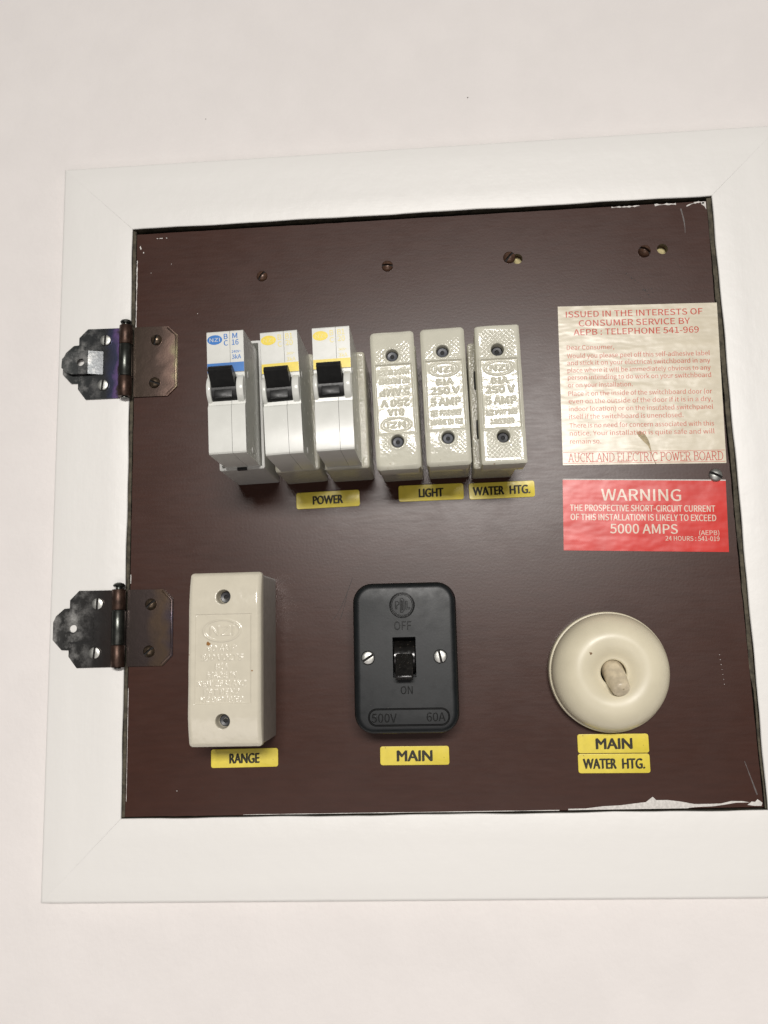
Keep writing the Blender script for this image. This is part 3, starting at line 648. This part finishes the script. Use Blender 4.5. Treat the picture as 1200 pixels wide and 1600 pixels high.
# ------------------------------------------------------------------ porcelain fuses
def plug_parts(t, x, y, z, r, m=None):
    mb = MB(); lathe([(r, z - 3), (r, z), (r*.86, z+.35), (r*.42, z+.15), (r*.3, z - .5)], 24, x, y, mb)
    o = obj('screw_plug', mb, m or M['plug'], t, smooth=40)
    mb = MB(); lathe([(r*.33, z - .3), (r*.33, z - .18), (0.05, z - .17)], 14, x, y, mb); obj('screw_hole', mb, M['black'], o)
def fuse(x, y, ang, label, bx, by, flip, style):
    t = thing('fuse_carrier', label, 'fuse', x, y, ang, 'porcelain fuses in the top row')
    obj('base', loft(20.4, 62.0, 1.5, bev(0, 24, .8), cx=bx - x, cy=by - y, n=4), M['porcelain_base'], t)
    f = Field(20.4, 65.4, 0.15)
    rc = 2.0 if style < 3 else 1.0; rb = 2.3 if style < 3 else 1.9
    d = -f.sdf(rc)
    z = np.where(d < rb, 42 - (rb*.62) * (1 - np.clip(d / rb, 0, 1)) ** 2, 42.0)
    if style < 3: z -= 1.2 * np.clip((abs(f.Y) - 17.5) / 15.0, 0, 1) ** 2
    u = f.box(0, 0, 16.8, 32.4)
    z -= 0.75 / (1 + np.exp(np.clip(u / 0.12, -40, 40)))                    # sunk name plate
    inner = u < 0
    # hatched ends
    p = 2.1; a = (f.X + f.Y) / p; bb = (f.X - f.Y) / p
    dia = np.minimum(abs(a - np.round(a)), abs(bb - np.round(bb))) * 2       # 0 in the grooves
    mask = np.clip((d - 2.4) / 0.8, 0, 1) * np.clip(u / 0.9, 0, 1)
    if style < 3:
        nz = np.clip(f.smooth_noise(2.2) * .55 + 0.42, 0, 1); mask = mask * nz * np.clip((24.8 + f.X * .25 + 2.5 - abs(f.Y)) / 3, 0, 1)
    z += mask * (0.26 * gauss(np.clip(dia * 1.1, 0, 1), 0.6) - 0.06)
    T = f.oval(0, 12.2 if not flip else -12.2, 6.4, 3.2, 0.34)
    sg = -1 if flip else 1
    rows = [('NZI', 12.2, 2.6, 8.2), ('B1A', 6.3, 2.7, 7.2), ('250 V', 2.0, 3.0, 12.8), ('5 AMP', -3.2, 3.2, 13.6)]
    rows += [('NZ PAT NO', -8.7, 1.9, 13.8), ('180389', -12.8, 2.2, 10.6)] if style == 3 else [('NZ PATENT', -8.4, 2.3, 13.8), ('MADE IN NZ', -12.6, 2.1, 14.2)]
    L = np.zeros_like(z)
    for s_, cy, cap, wd in rows: L = np.maximum(L, f.text(s_, 0, sg*cy, cap, wd, 0.005 if cap > 2.4 else 0.0, flip))
    z += 0.6 * gauss(np.maximum(L, 0), 1.2) + 0.4 * T
    z += 0.30 * np.exp(-((u - .45) / .38) ** 2)
    z += 0.007 * f.smooth_noise(0.6) * np.where(inner, 1.0, 0.45) + 0.10 * f.smooth_noise(2.4)
    for hx, hy in ((-.3, 20.7), (.1, -20.0)):
        rr = np.hypot(f.X - hx, f.Y - hy)
        z += 0.3 * np.exp(-((rr - 3.6) / .5) ** 2)
        z -= 6.0 / (1 + np.exp(np.clip((rr - 2.75) / 0.06, -40, 40)))
    c = obj('carrier', f.build(z, 25.0, rc, 0.012), M['porcelain'], t, smooth=60)
    for hx, hy in ((-.3, 20.7), (.1, -20.0)): plug_parts(c, hx, hy, 39.3 if style < 3 else 38.2, 2.45, M['plug'] if style < 3 else M['plug_dark'])
    obj('contact', loft(18.6, 9, .5, [(0, 20), (0, 25.2)], cx=(bx-x)*.5, cy=12, n=2), M['black'], t)
    obj('contact', loft(18.6, 9, .5, [(0, 20), (0, 25.2)], cx=(bx-x)*.5, cy=-12, n=2), M['black'], t)
    return t
fuse(140.5, 191.3, 1.5, 'glossy porcelain fuse with its raised lettering upside down beside the circuit breakers', 141.0, 191.8, True, 1)
fuse(163.6, 192.1, 1.0, 'glossy porcelain fuse with upright lettering between two others above the LIGHT label', 164.0, 192.3, False, 2)
fuse(188.6, 191.6, 0.6, 'glossy porcelain fuse with diamond patterned ends above the WATER HTG. label', 185.6, 191.6, False, 3)

# range fuse
t = thing('range_fuse', 'large cream porcelain fuse with raised lettering standing above the RANGE label', 'fuse', 60.3, 75.9, -0.2)
obj('base', loft(30.8, 76.4, 1.2, [(0, 0), (0, 30.2), (-.5, 30.6), (-.5, 31)], cx=.6, cy=-.3, n=4), M['range_base'], t)
f = Field(33.0, 77.6, 0.2); d = -f.sdf(1.6); rb = 2.0
z = np.where(d < rb, 38 - 1.4 * (1 - np.clip(d / rb, 0, 1)) ** 2, 38.0)
z -= np.clip((abs(f.Y) - 22) / 17, 0, 1) ** 2 * 3.0
u = f.box(-.5, 0, 25.2, 39)
z -= 0.4 / (1 + np.exp(np.clip(u / 0.12, -40, 40)))
z -= 0.25 * np.exp(-((abs(f.Y) - 19.6) / .25) ** 2) * (abs(f.X + .5) < 13)
L = np.zeros_like(z)
for s_, cy, cap, wd in (('NZI', 12.4, 4.2, 11), ('60 AMP', 4.5, 2.5, 13), ('500 VOLTS', .5, 2.5, 19), ('B1A', -3.6, 2.6, 5.6), ('MADE IN', -7.3, 2.5, 13), ('NEW ZEALAND', -11, 2.5, 22), ('PAT PEND', -14.6, 2.4, 16), ('NZ 86978/60', -18.0, 2.2, 19.5)):
    L = np.maximum(L, f.text(s_, -1.1, cy, cap, wd, 0.004 if s_ != 'NZI' else -.004))
z += 0.38 * gauss(L, 0.9) + 0.4 * f.oval(-1.1, 12.4, 8.3, 4.8, 0.35) + 0.03 * f.smooth_noise(3) + .008 * f.smooth_noise(.6)
for hx, hy in ((-.6, 27.6), (-.6, -27.4)):
    z -= 6.0 / (1 + np.exp(np.clip((np.hypot(f.X - hx, f.Y - hy) - 3.05) / 0.07, -40, 40)))
c = obj('carrier', f.build(z, 31.2, 1.6, 0.0), M['porcelain_range'], t, smooth=60)
for hx, hy in ((-.6, 27.6), (-.6, -27.4)): plug_parts(c, hx, hy, 34.0 - 2, 2.7, M['plug_dark'])

# ------------------------------------------------------------------ black main switch
t = thing('main_switch', 'black rounded isolator switch with toggle set down, above the yellow MAIN label', 'switch', 141.0, 74.2, -0.3)
mb = MB(); loft(46.0, 66.4, 8.6, [(0, 0), (0, 9), (0.3, 9.3), (0.3, 9.9)], n=10, mb=mb); obj('base', mb, M['bakelite'], t)
Wm, Hm = 47.6, 68.0
lv = [(0, 9.9), (0, 23.2)] + [(3.2*(1-math.cos(R(90*k/6))), 23.2 + 3.0*math.sin(R(90*k/6))) for k in range(1, 7)]
mb = MB(); n = 10; k = 4*(n+1); V = []; F = []
for ins, z in lv:
    for x, y in rrect(Wm-2*ins, Hm-2*ins, max(8.9-ins, .1), n): V.append((x, y, z))
for l in range(len(lv)-1):
    for i in range(k): F.append((l*k+i, l*k+(i+1) % k, (l+1)*k+(i+1) % k, (l+1)*k+i))
F.append(tuple(range(k)))
oz = lv[-1][1]; outer = [(x, y) for x, y, z in V[-k:]]
hole = [(-0.4-5.3, -9.0), (-0.4+5.3, -9.0), (-0.4+5.3, 9.1), (-0.4-5.3, 9.1)]
sh = [circle(-17.0, 0, 3.3, 20), circle(15.9, 0, 3.3, 20)]
loops = [outer, hole] + sh
tris = tessellate_polygon([[Vector((x, y, 0)) for x, y in l] for l in loops])
off = len(V) - k; extra = []
for l in loops[1:]: extra += l
idx = list(range(off, off+k)) + list(range(len(V), len(V)+len(extra)))
V += [(x, y, oz) for x, y in extra]
F += [tuple(idx[i] for i in q) for q in tris]
o0 = off + k
for l in loops[1:]:
    q = len(l); depth = 9 if q == 4 else 1.2; b0 = len(V)
    V += [(x, y, oz - depth) for x, y in l]
    for i in range(q): F.append((o0+i, o0+(i+1) % q, b0+(i+1) % q, b0+i))
    F.append(tuple(range(b0, b0+q))); o0 += q
mb.add(V, F); cov = obj('cover', mb, M['bakelite'], t, smooth=35)
mb = MB(); tube([(-.9 + 5.5*math.cos(a), 23.6 + 5.5*math.sin(a), oz + .1) for a in np.linspace(0, 2*math.pi, 41)[:-1]], 0.36, True, mb=mb)
tube([(-.9 + 4.75*math.cos(a), 23.6 + 4.75*math.sin(a), oz) for a in np.linspace(0, 2*math.pi, 41)[:-1]], 0.16, True, mb=mb)
obj('logo', mb, M['relief'], t, smooth=50)
# outlined letters P D L as raised wire
def seg(path): 
    tube([(x, y, oz + .12) for x, y in path], 0.2, False, 6, mb=LT)
LT = MB()
seg([(-3.9, 21.9), (-3.9, 25.3), (-2.9, 25.3), (-2.3, 24.9), (-2.3, 24.1), (-2.9, 23.7), (-3.3, 23.6), (-3.3, 21.9), (-3.9, 21.9)])
seg([(-1.7, 20.4), (-1.7, 26.8), (-.7, 26.8), (0.0, 26.0), (0.0, 21.2), (-.7, 20.4), (-1.7, 20.4)]); seg([(-1.1, 21.2), (-1.1, 26.0), (-.7, 25.6), (-.7, 21.6), (-1.1, 21.2)])
seg([(0.7, 25.4), (1.4, 25.4), (1.4, 22.5), (2.8, 22.5), (2.8, 21.8), (0.7, 21.8), (0.7, 25.4)])
obj('lettering', LT, M['relief'], t, smooth=50)
for st, tx, ty, cap, wd in (('OFF', -.8, 14.4, 3.8, 7.8), ('ON', .3, -14.6, 3.4, 5.4), ('500V', -10.2, -26.8, 3.8, 11.4), ('60A', 13.2, -26.6, 3.8, 8.4)):
    mb = MB(); text_solid(mb, oz - .1, oz + .6, st, tx, ty, cap, wd); obj('lettering', mb, M['relief'], t, smooth=20)
mb = MB(); pill = rrect(36.2, 7.2, 3.5, 8); tube([(x + 1.0, y - 26.6, oz + .05) for x, y in pill], 0.42, True, 6, mb); obj('rating_border', mb, M['relief'], t, smooth=50)
mb = MB(); lathe([(.4, -4.9), (7.4, -4.9), (7.8, -4.6), (7.8, 4.6), (7.4, 4.9), (.4, 4.9)], 40, 0, 0, mb, Matrix.Translation((-.4, 0, 18.2)) @ Matrix.Rotation(R(90), 4, 'Y'))
tg = obj('toggle', mb, M['bakelite_gloss'], t, smooth=40)
mb = MB(); V = []; F = []
secs = [((-.4, 1.2, 24.6), 4.5, (0, .6, 1)), ((-.4, -3.2, 28.6), 4.3, (0, .3, 1)), ((-.4, -8.2, 33.6), 3.9, (0, .1, 1)), ((-.4, -9.4, 34.6), 3.5, (0, -.1, 1))]
lev = [(2.6, 25.0), (0.6, 26.6), (-2.6, 29.2), (-7.2, 33.6), (-8.2, 34.2), (-9.3, 33.8), (-9.9, 32.6), (-8.2, 27.0), (-5.5, 22.5), (0, 20)]
prism_x(lev, -4.35, 3.55, mb); bmx = obj('lever', mb, M['bakelite_gloss'], tg, smooth=50)
md = bmx.modifiers.new('edge', 'BEVEL'); md.width = 0.6 * MM; md.segments = 3; md.limit_method = 'ANGLE'; md.angle_limit = R(50)
for x, a in ((-17.0, 32), (15.9, 102)):
    o = obj('screw', screw_mb(2.95, 1.4, a, flat=True), M['silver'], t, smooth=40); o.location = cv(x, 0, oz - .75)

# ------------------------------------------------------------------ round switch
t = thing('round_switch', 'round cream domed switch with stubby toggle above the lower MAIN and WATER HTG. labels', 'switch', 236.1, 64.6, 0); t.scale = (1.04, 1.04, 1.04)
mb = MB(); lathe([(26.9, 0), (27.0, 5.0), (26.8, 5.5), (26.3, 5.7), (25.9, 5.7), (25.8, 5.3), (2, 5.2)], 96, 0, 0, mb); obj('base', mb, M['cream'], t, smooth=35)
pr = [(25.9, 5.25), (26.15, 6.2), (26.1, 8.0), (25.6, 10.2), (24.4, 12.7), (22.3, 15.2), (19.6, 17.2), (16.6, 18.3), (14.0, 18.4), (11.6, 17.8), (9.6, 16.8), (8.0, 15.7), (7.0, 15.1), (6.2, 14.8), (5.75, 14.4), (5.6, 13.6), (5.5, 4)]
# subdivide the profile smoothly (Catmull-Rom)
def cr(P, n=4):
    out = []
    for i in range(len(P)-1):
        p0, p1, p2, p3 = (Vector(P[max(i-1, 0)]), Vector(P[i]), Vector(P[i+1]), Vector(P[min(i+2, len(P)-1)]))
        for k in range(n):
            s_ = k/n; out.append(tuple(0.5*((2*p1) + (p2-p0)*s_ + (2*p0-5*p1+4*p2-p3)*s_*s_ + (3*p1-p0-3*p2+p3)*s_**3)))
    return out + [tuple(P[-1])]
mb = MB(); lathe(cr(pr), 128, 0, 0, mb); mb.f = mb.f[:-2]; obj('dome', mb, M['cream'], t, smooth=50)
mb = MB(); lathe([(5.5, 6), (5.5, 8.2), (.05, 8.3)], 32, 0, 0, mb); obj('socket', mb, M['black'], t)
ax = Vector((0.13, -0.66, 0.74)).normalized()
rot = Vector((0, 0, 1)).rotation_difference(ax).to_matrix().to_4x4()
mb = MB(); lathe(cr([(2.0, -4.6), (4.2, -3.0), (4.75, -1.0), (4.8, 1.5), (4.7, 4.0), (4.45, 6.6), (4.15, 9.2), (3.9, 11.0), (3.5, 11.8), (2.6, 12.2), (.1, 12.3)], 3), 48, 0, 0, mb, Matrix.Translation((0.2, 0.5, 12.0)) @ rot)
tg = obj('toggle', mb, M['cream_toggle'], t, smooth=50)
mb = MB(); lathe([(.5, 11.8), (.42, 12.36), (.05, 12.38)], 10, 0, 0, mb, Matrix.Translation((0.2, 0.5, 12.0)) @ rot @ Matrix.Translation((0.6, 0.9, 0))); obj('pit', mb, M['tear'], tg)

# ------------------------------------------------------------------ yellow engraved labels
def ylabel(s_, x, y, wd, h, ang, tw, cap, label, bold=0.028, tx=0.0):
    t = thing('name_label', label, 'label', x, y, ang, 'yellow circuit labels')
    obj('tag', loft(wd, h, 1.1, [(0, 0.02), (0, .38), (.1, .45)], n=4), M['label'], t)
    mb = MB(); FACE[0] = None
    if isinstance(s_, str): text_mb(mb, .48, s_, tx, -.1, cap, tw, bold)
    else:
        for q, cx, wq in s_: text_mb(mb, .48, q, cx, -.1, cap, wq, bold)
    obj('lettering', mb, M['ink'], t, smooth=0); FACE[0] = SANS
ylabel('POWER', 103.4, 152.7, 32.0, 8.3, 1.1, 15.0, 4.2, 'yellow label reading POWER below the circuit breakers')
ylabel('LIGHT', 155.3, 154.3, 32.4, 8.1, 0.3, 12.0, 4.2, 'yellow label reading LIGHT below the porcelain fuses')
ylabel([('WATER', -6.6, 15.2), ('HTG.', 8.9, 9.8)], 190.4, 154.2, 32.4, 8.1, 0.5, 0, 4.2, 'upper yellow label reading WATER HTG. below the diamond patterned fuse')
ylabel('RANGE', 60.7, 27.5, 32.8, 8.7, 0.3, 14.4, 4.5, 'yellow label reading RANGE below the large cream fuse')
ylabel('MAIN', 143.0, 27.2, 32.9, 8.7, -0.5, 16.6, 4.9, 'yellow label reading MAIN below the black switch')
ylabel('MAIN', 236.7, 31.1, 33.0, 8.7, -0.5, 16.6, 4.8, 'yellow label reading MAIN directly under the round switch', tx=.4)
ylabel([('WATER', -6.6, 15.2), ('HTG.', 9.0, 10.2)], 236.5, 22.0, 33.2, 8.8, -0.6, 0, 4.5, 'lower yellow label reading WATER HTG. under the round switch')

# ------------------------------------------------------------------ paper notice
NW, NH = 79.4, 82.8
t = thing('paper_notice', 'creased cream paper notice printed in red about the switchboard, torn at its lower edge', 'notice', 261.9, 205.8, -1.5)
tearL = [(5.4, -41.3), (4.2, -38.3), (3.4, -35.0), (2.4, -32.2), (-0.1, -29.6), (-2.1, -27.2), (-3.2, -25.0)]
tearR = [(-1.2, -24.4), (.9, -26.0), (2.2, -28.2), (3.0, -30.4), (3.4, -32.6), (3.8, -35.2), (4.7, -38.4), (5.9, -41.3)]
outl = [(-39.7, 41.4), (-39.7, 0), (-39.7, -41.3)] + tearL + tearR + [(39.6, -41.3), (39.7, 0), (39.8, 41.4)]
obj('sheet', plate(outl[::-1], 0.12, 0.22), M['paper'], t, smooth=0)
obj('torn_backing', plate([(-4.2, -23.6), (0.9, -23.6), (5, -31), (7.5, -41.1), (3, -41.1), (0, -31)][::-1], 0.04, 0.11), M['tear'], t, smooth=0)
yl = lambda p: 41.4 - (p - 62) / 11.5
xl = lambda p: -39.7 + (p - 45) / 12.07
h = MB(); zt = .245
for s_, y, cxp, wd in (('ISSUED IN THE INTERESTS OF', 112, 505, 68.2), ('CONSUMER SERVICE BY', 168, 504, 55.4), ('AEPB : TELEPHONE 541-969', 222, 512, 62.2)):
    text_mb(h, zt, s_, xl(cxp), yl(y), 3.15, wd, .008)
obj('heading', h, M['paper_ink'], t, smooth=0)
body = MB()
for s_, y, wd in (('Dear Consumer,', 315, 23.6), ('Would you please peel off this self-adhesive label', 365, 70.6), ('and stick it on your electrical switchboard in any', 408, 70.6),
    ('place where it will be immediately obvious to any', 452, 70.6), ('person intending to do work on your switchboard', 495, 70.6), ('or on your installation.', 541, 32), 
    ('Place it on the inside of the switchboard door (or', 592, 70.6), ('even on the outside of the door if it is in a dry,', 637, 70.6), ('indoor location) or on the insulated switchpanel', 683, 70.6), ('itself if the switchboard is unenclosed.', 729, 56),
    ('There is no need for concern associated with this', 781, 70.6), ('notice. Your installation is quite safe and will', 827, 70.6), ('remain so.', 875, 15.3)):
    text_mb(body, zt, s_, 0, yl(y), 2.35, wd, .004, left=xl(92))
for yy in (yl(938), yl(1003)):
    body.add([(-39.4, yy-.12, zt), (39.2, yy-.12, zt), (39.2, yy+.12, zt), (-39.4, yy+.12, zt)], [(0, 1, 2, 3)])
obj('lettering', body, M['paper_ink_faint'], t, smooth=0)
# slab serif capitals drawn with a thin pen (unit cap height)
def arc(cx, cy, rx, ry, a0, a1, n=9): return [(cx + rx*math.cos(R(a0+(a1-a0)*i/n)), cy + ry*math.sin(R(a0+(a1-a0)*i/n))) for i in range(n+1)]
def sf(x, y, hw=.13): return [(x-hw, y), (x+hw, y)]
G = {'A': (.78, [[(.1, 0), (.39, 1), (.68, 0)], [(.2, .33), (.58, .33)], sf(.1, 0), sf(.68, 0)]),
 'U': (.82, [[(.16, 1)] + arc(.41, .3, .25, .3, 180, 360) + [(.66, 1)], sf(.16, 1), sf(.66, 1)]),
 'C': (.74, [arc(.42, .5, .34, .5, 50, 310, 16), [(.64, .98), (.64, .74)]]),
 'K': (.80, [[(.16, 0), (.16, 1)], [(.62, 1), (.18, .45)], [(.32, .6), (.68, 0)], sf(.16, 0), sf(.16, 1), sf(.62, 1), sf(.68, 0)]),
 'L': (.66, [[(.16, 1), (.16, 0), (.6, 0), (.6, .24)], sf(.16, 1), [(.03, 0), (.16, 0)]]),
 'N': (.86, [[(.16, 0), (.16, 1), (.7, 0), (.7, 1)], sf(.16, 0), sf(.7, 1), [(.04, 1), (.16, 1)]]),
 'D': (.80, [[(.16, 0), (.16, 1)] + arc(.36, .5, .36, .5, 90, -90, 12) + [(.16, 0)], [(.03, 0), (.16, 0)], [(.03, 1), (.16, 1)]]),
 'E': (.70, [[(.62, .78), (.62, 1), (.16, 1), (.16, 0), (.64, 0), (.64, .24)], [(.16, .52), (.48, .52)], sf(.1, 0, .08), sf(.1, 1, .08)]),
 'T': (.72, [[(.06, .78), (.06, 1), (.66, 1), (.66, .78)], [(.36, 1), (.36, 0)], sf(.36, 0)]),
 'R': (.80, [[(.16, 0), (.16, 1), (.4, 1)] + arc(.4, .75, .24, .25, 90, -90, 8) + [(.16, .5)], [(.38, .5), (.66, 0)], sf(.16, 0), sf(.68, 0, .09), [(.03, 1), (.16, 1)]]),
 'I': (.38, [[(.19, 0), (.19, 1)], sf(.19, 0), sf(.19, 1)]),
 'P': (.72, [[(.16, 0), (.16, 1), (.4, 1)] + arc(.4, .74, .25, .26, 90, -90, 8) + [(.16, .48)], sf(.16, 0), [(.03, 1), (.16, 1)]]),
 'O': (.82, [arc(.41, .5, .35, .5, 0, 360, 22)]),
 'W': (1.05, [[(.12, 1), (.33, 0), (.53, .9), (.73, 0), (.94, 1)], sf(.12, 1), sf(.94, 1)]),
 'B': (.76, [[(.16, 0), (.16, 1), (.4, 1)] + arc(.4, .76, .22, .24, 90, -90, 8) + [(.16, .52), (.42, .52)] + arc(.42, .26, .25, .26, 90, -90, 8) + [(.16, 0)], [(.03, 0), (.16, 0)], [(.03, 1), (.16, 1)]]), ' ': (.3, [])}
txt = 'AUCKLAND ELECTRIC POWER BOARD'; tot = sum(G[c][0] for c in txt); kx = 75.4 / tot; cap = 4.2; x = -37.0; yb = yl(970) - cap/2
se = MB(); zi = 0
for c in txt:
    for path in G[c][1]:
        P = [(x + px*kx, yb + py*cap) for px, py in path]
        for a, b_ in zip(P, P[1:]):
            v = Vector(b_) - Vector(a); ln = v.length or 1; nx, ny = -v.y/ln*.17, v.x/ln*.17; e = v/ln*.05
            zi = (zi + 1) % 9; zz = zt + zi*.003
            se.add([(a[0]+nx-e.x, a[1]+ny-e.y, zz), (a[0]-nx-e.x, a[1]-ny-e.y, zz), (b_[0]-nx+e.x, b_[1]-ny+e.y, zz), (b_[0]+nx+e.x, b_[1]+ny+e.y, zz)], [(0, 1, 2, 3)])
    x += G[c][0]*kx
obj('serif_lettering', se, M['paper_ink'], t, smooth=0)

# ------------------------------------------------------------------ red warning sticker
t = thing('warning_sticker', 'glossy red sticker headed WARNING about 5000 AMPS under the cream notice', 'sticker', 259.2, 139.2, -2.5)
mb = plate([(-39.4, -17.8), (39.5, -17.8), (39.4, 17.7), (-39.4, 17.8)], 0.03, 0.14); obj('sheet', mb, M['red'], t, smooth=0)
obj('white_margin', plate([(-39.4, 17.3), (39.4, 17.2), (39.4, 17.75), (-39.4, 17.85)], 0.141, .17), M['fleck'], t, smooth=0)
mb = MB(); yw = lambda p: 17.8 - (p - 1100) / 12.1
for s_, y, cxp, cap, wd, bo in (('WARNING', 1195, 545, 5.7, 38.3, .010), ('THE PROSPECTIVE SHORT-CIRCUIT CURRENT', 1275, 550, 3.1, 69.8, .012), ('OF THIS INSTALLATION IS LIKELY TO EXCEED', 1330, 553, 3.1, 69.8, .012), ('5000 AMPS', 1398, 556, 4.6, 32.3, .010), ('(AEPB)', 1418, 942, 2.2, 9.5, .004), ('24 HOURS : 541-019', 1453, 842, 2.2, 25.6, .006)):
    text_mb(mb, .165, s_, (cxp - 75) / 12.4 - 39.4, yw(y), cap, wd, bo)
obj('lettering', mb, M['red_ink'], t, smooth=0)
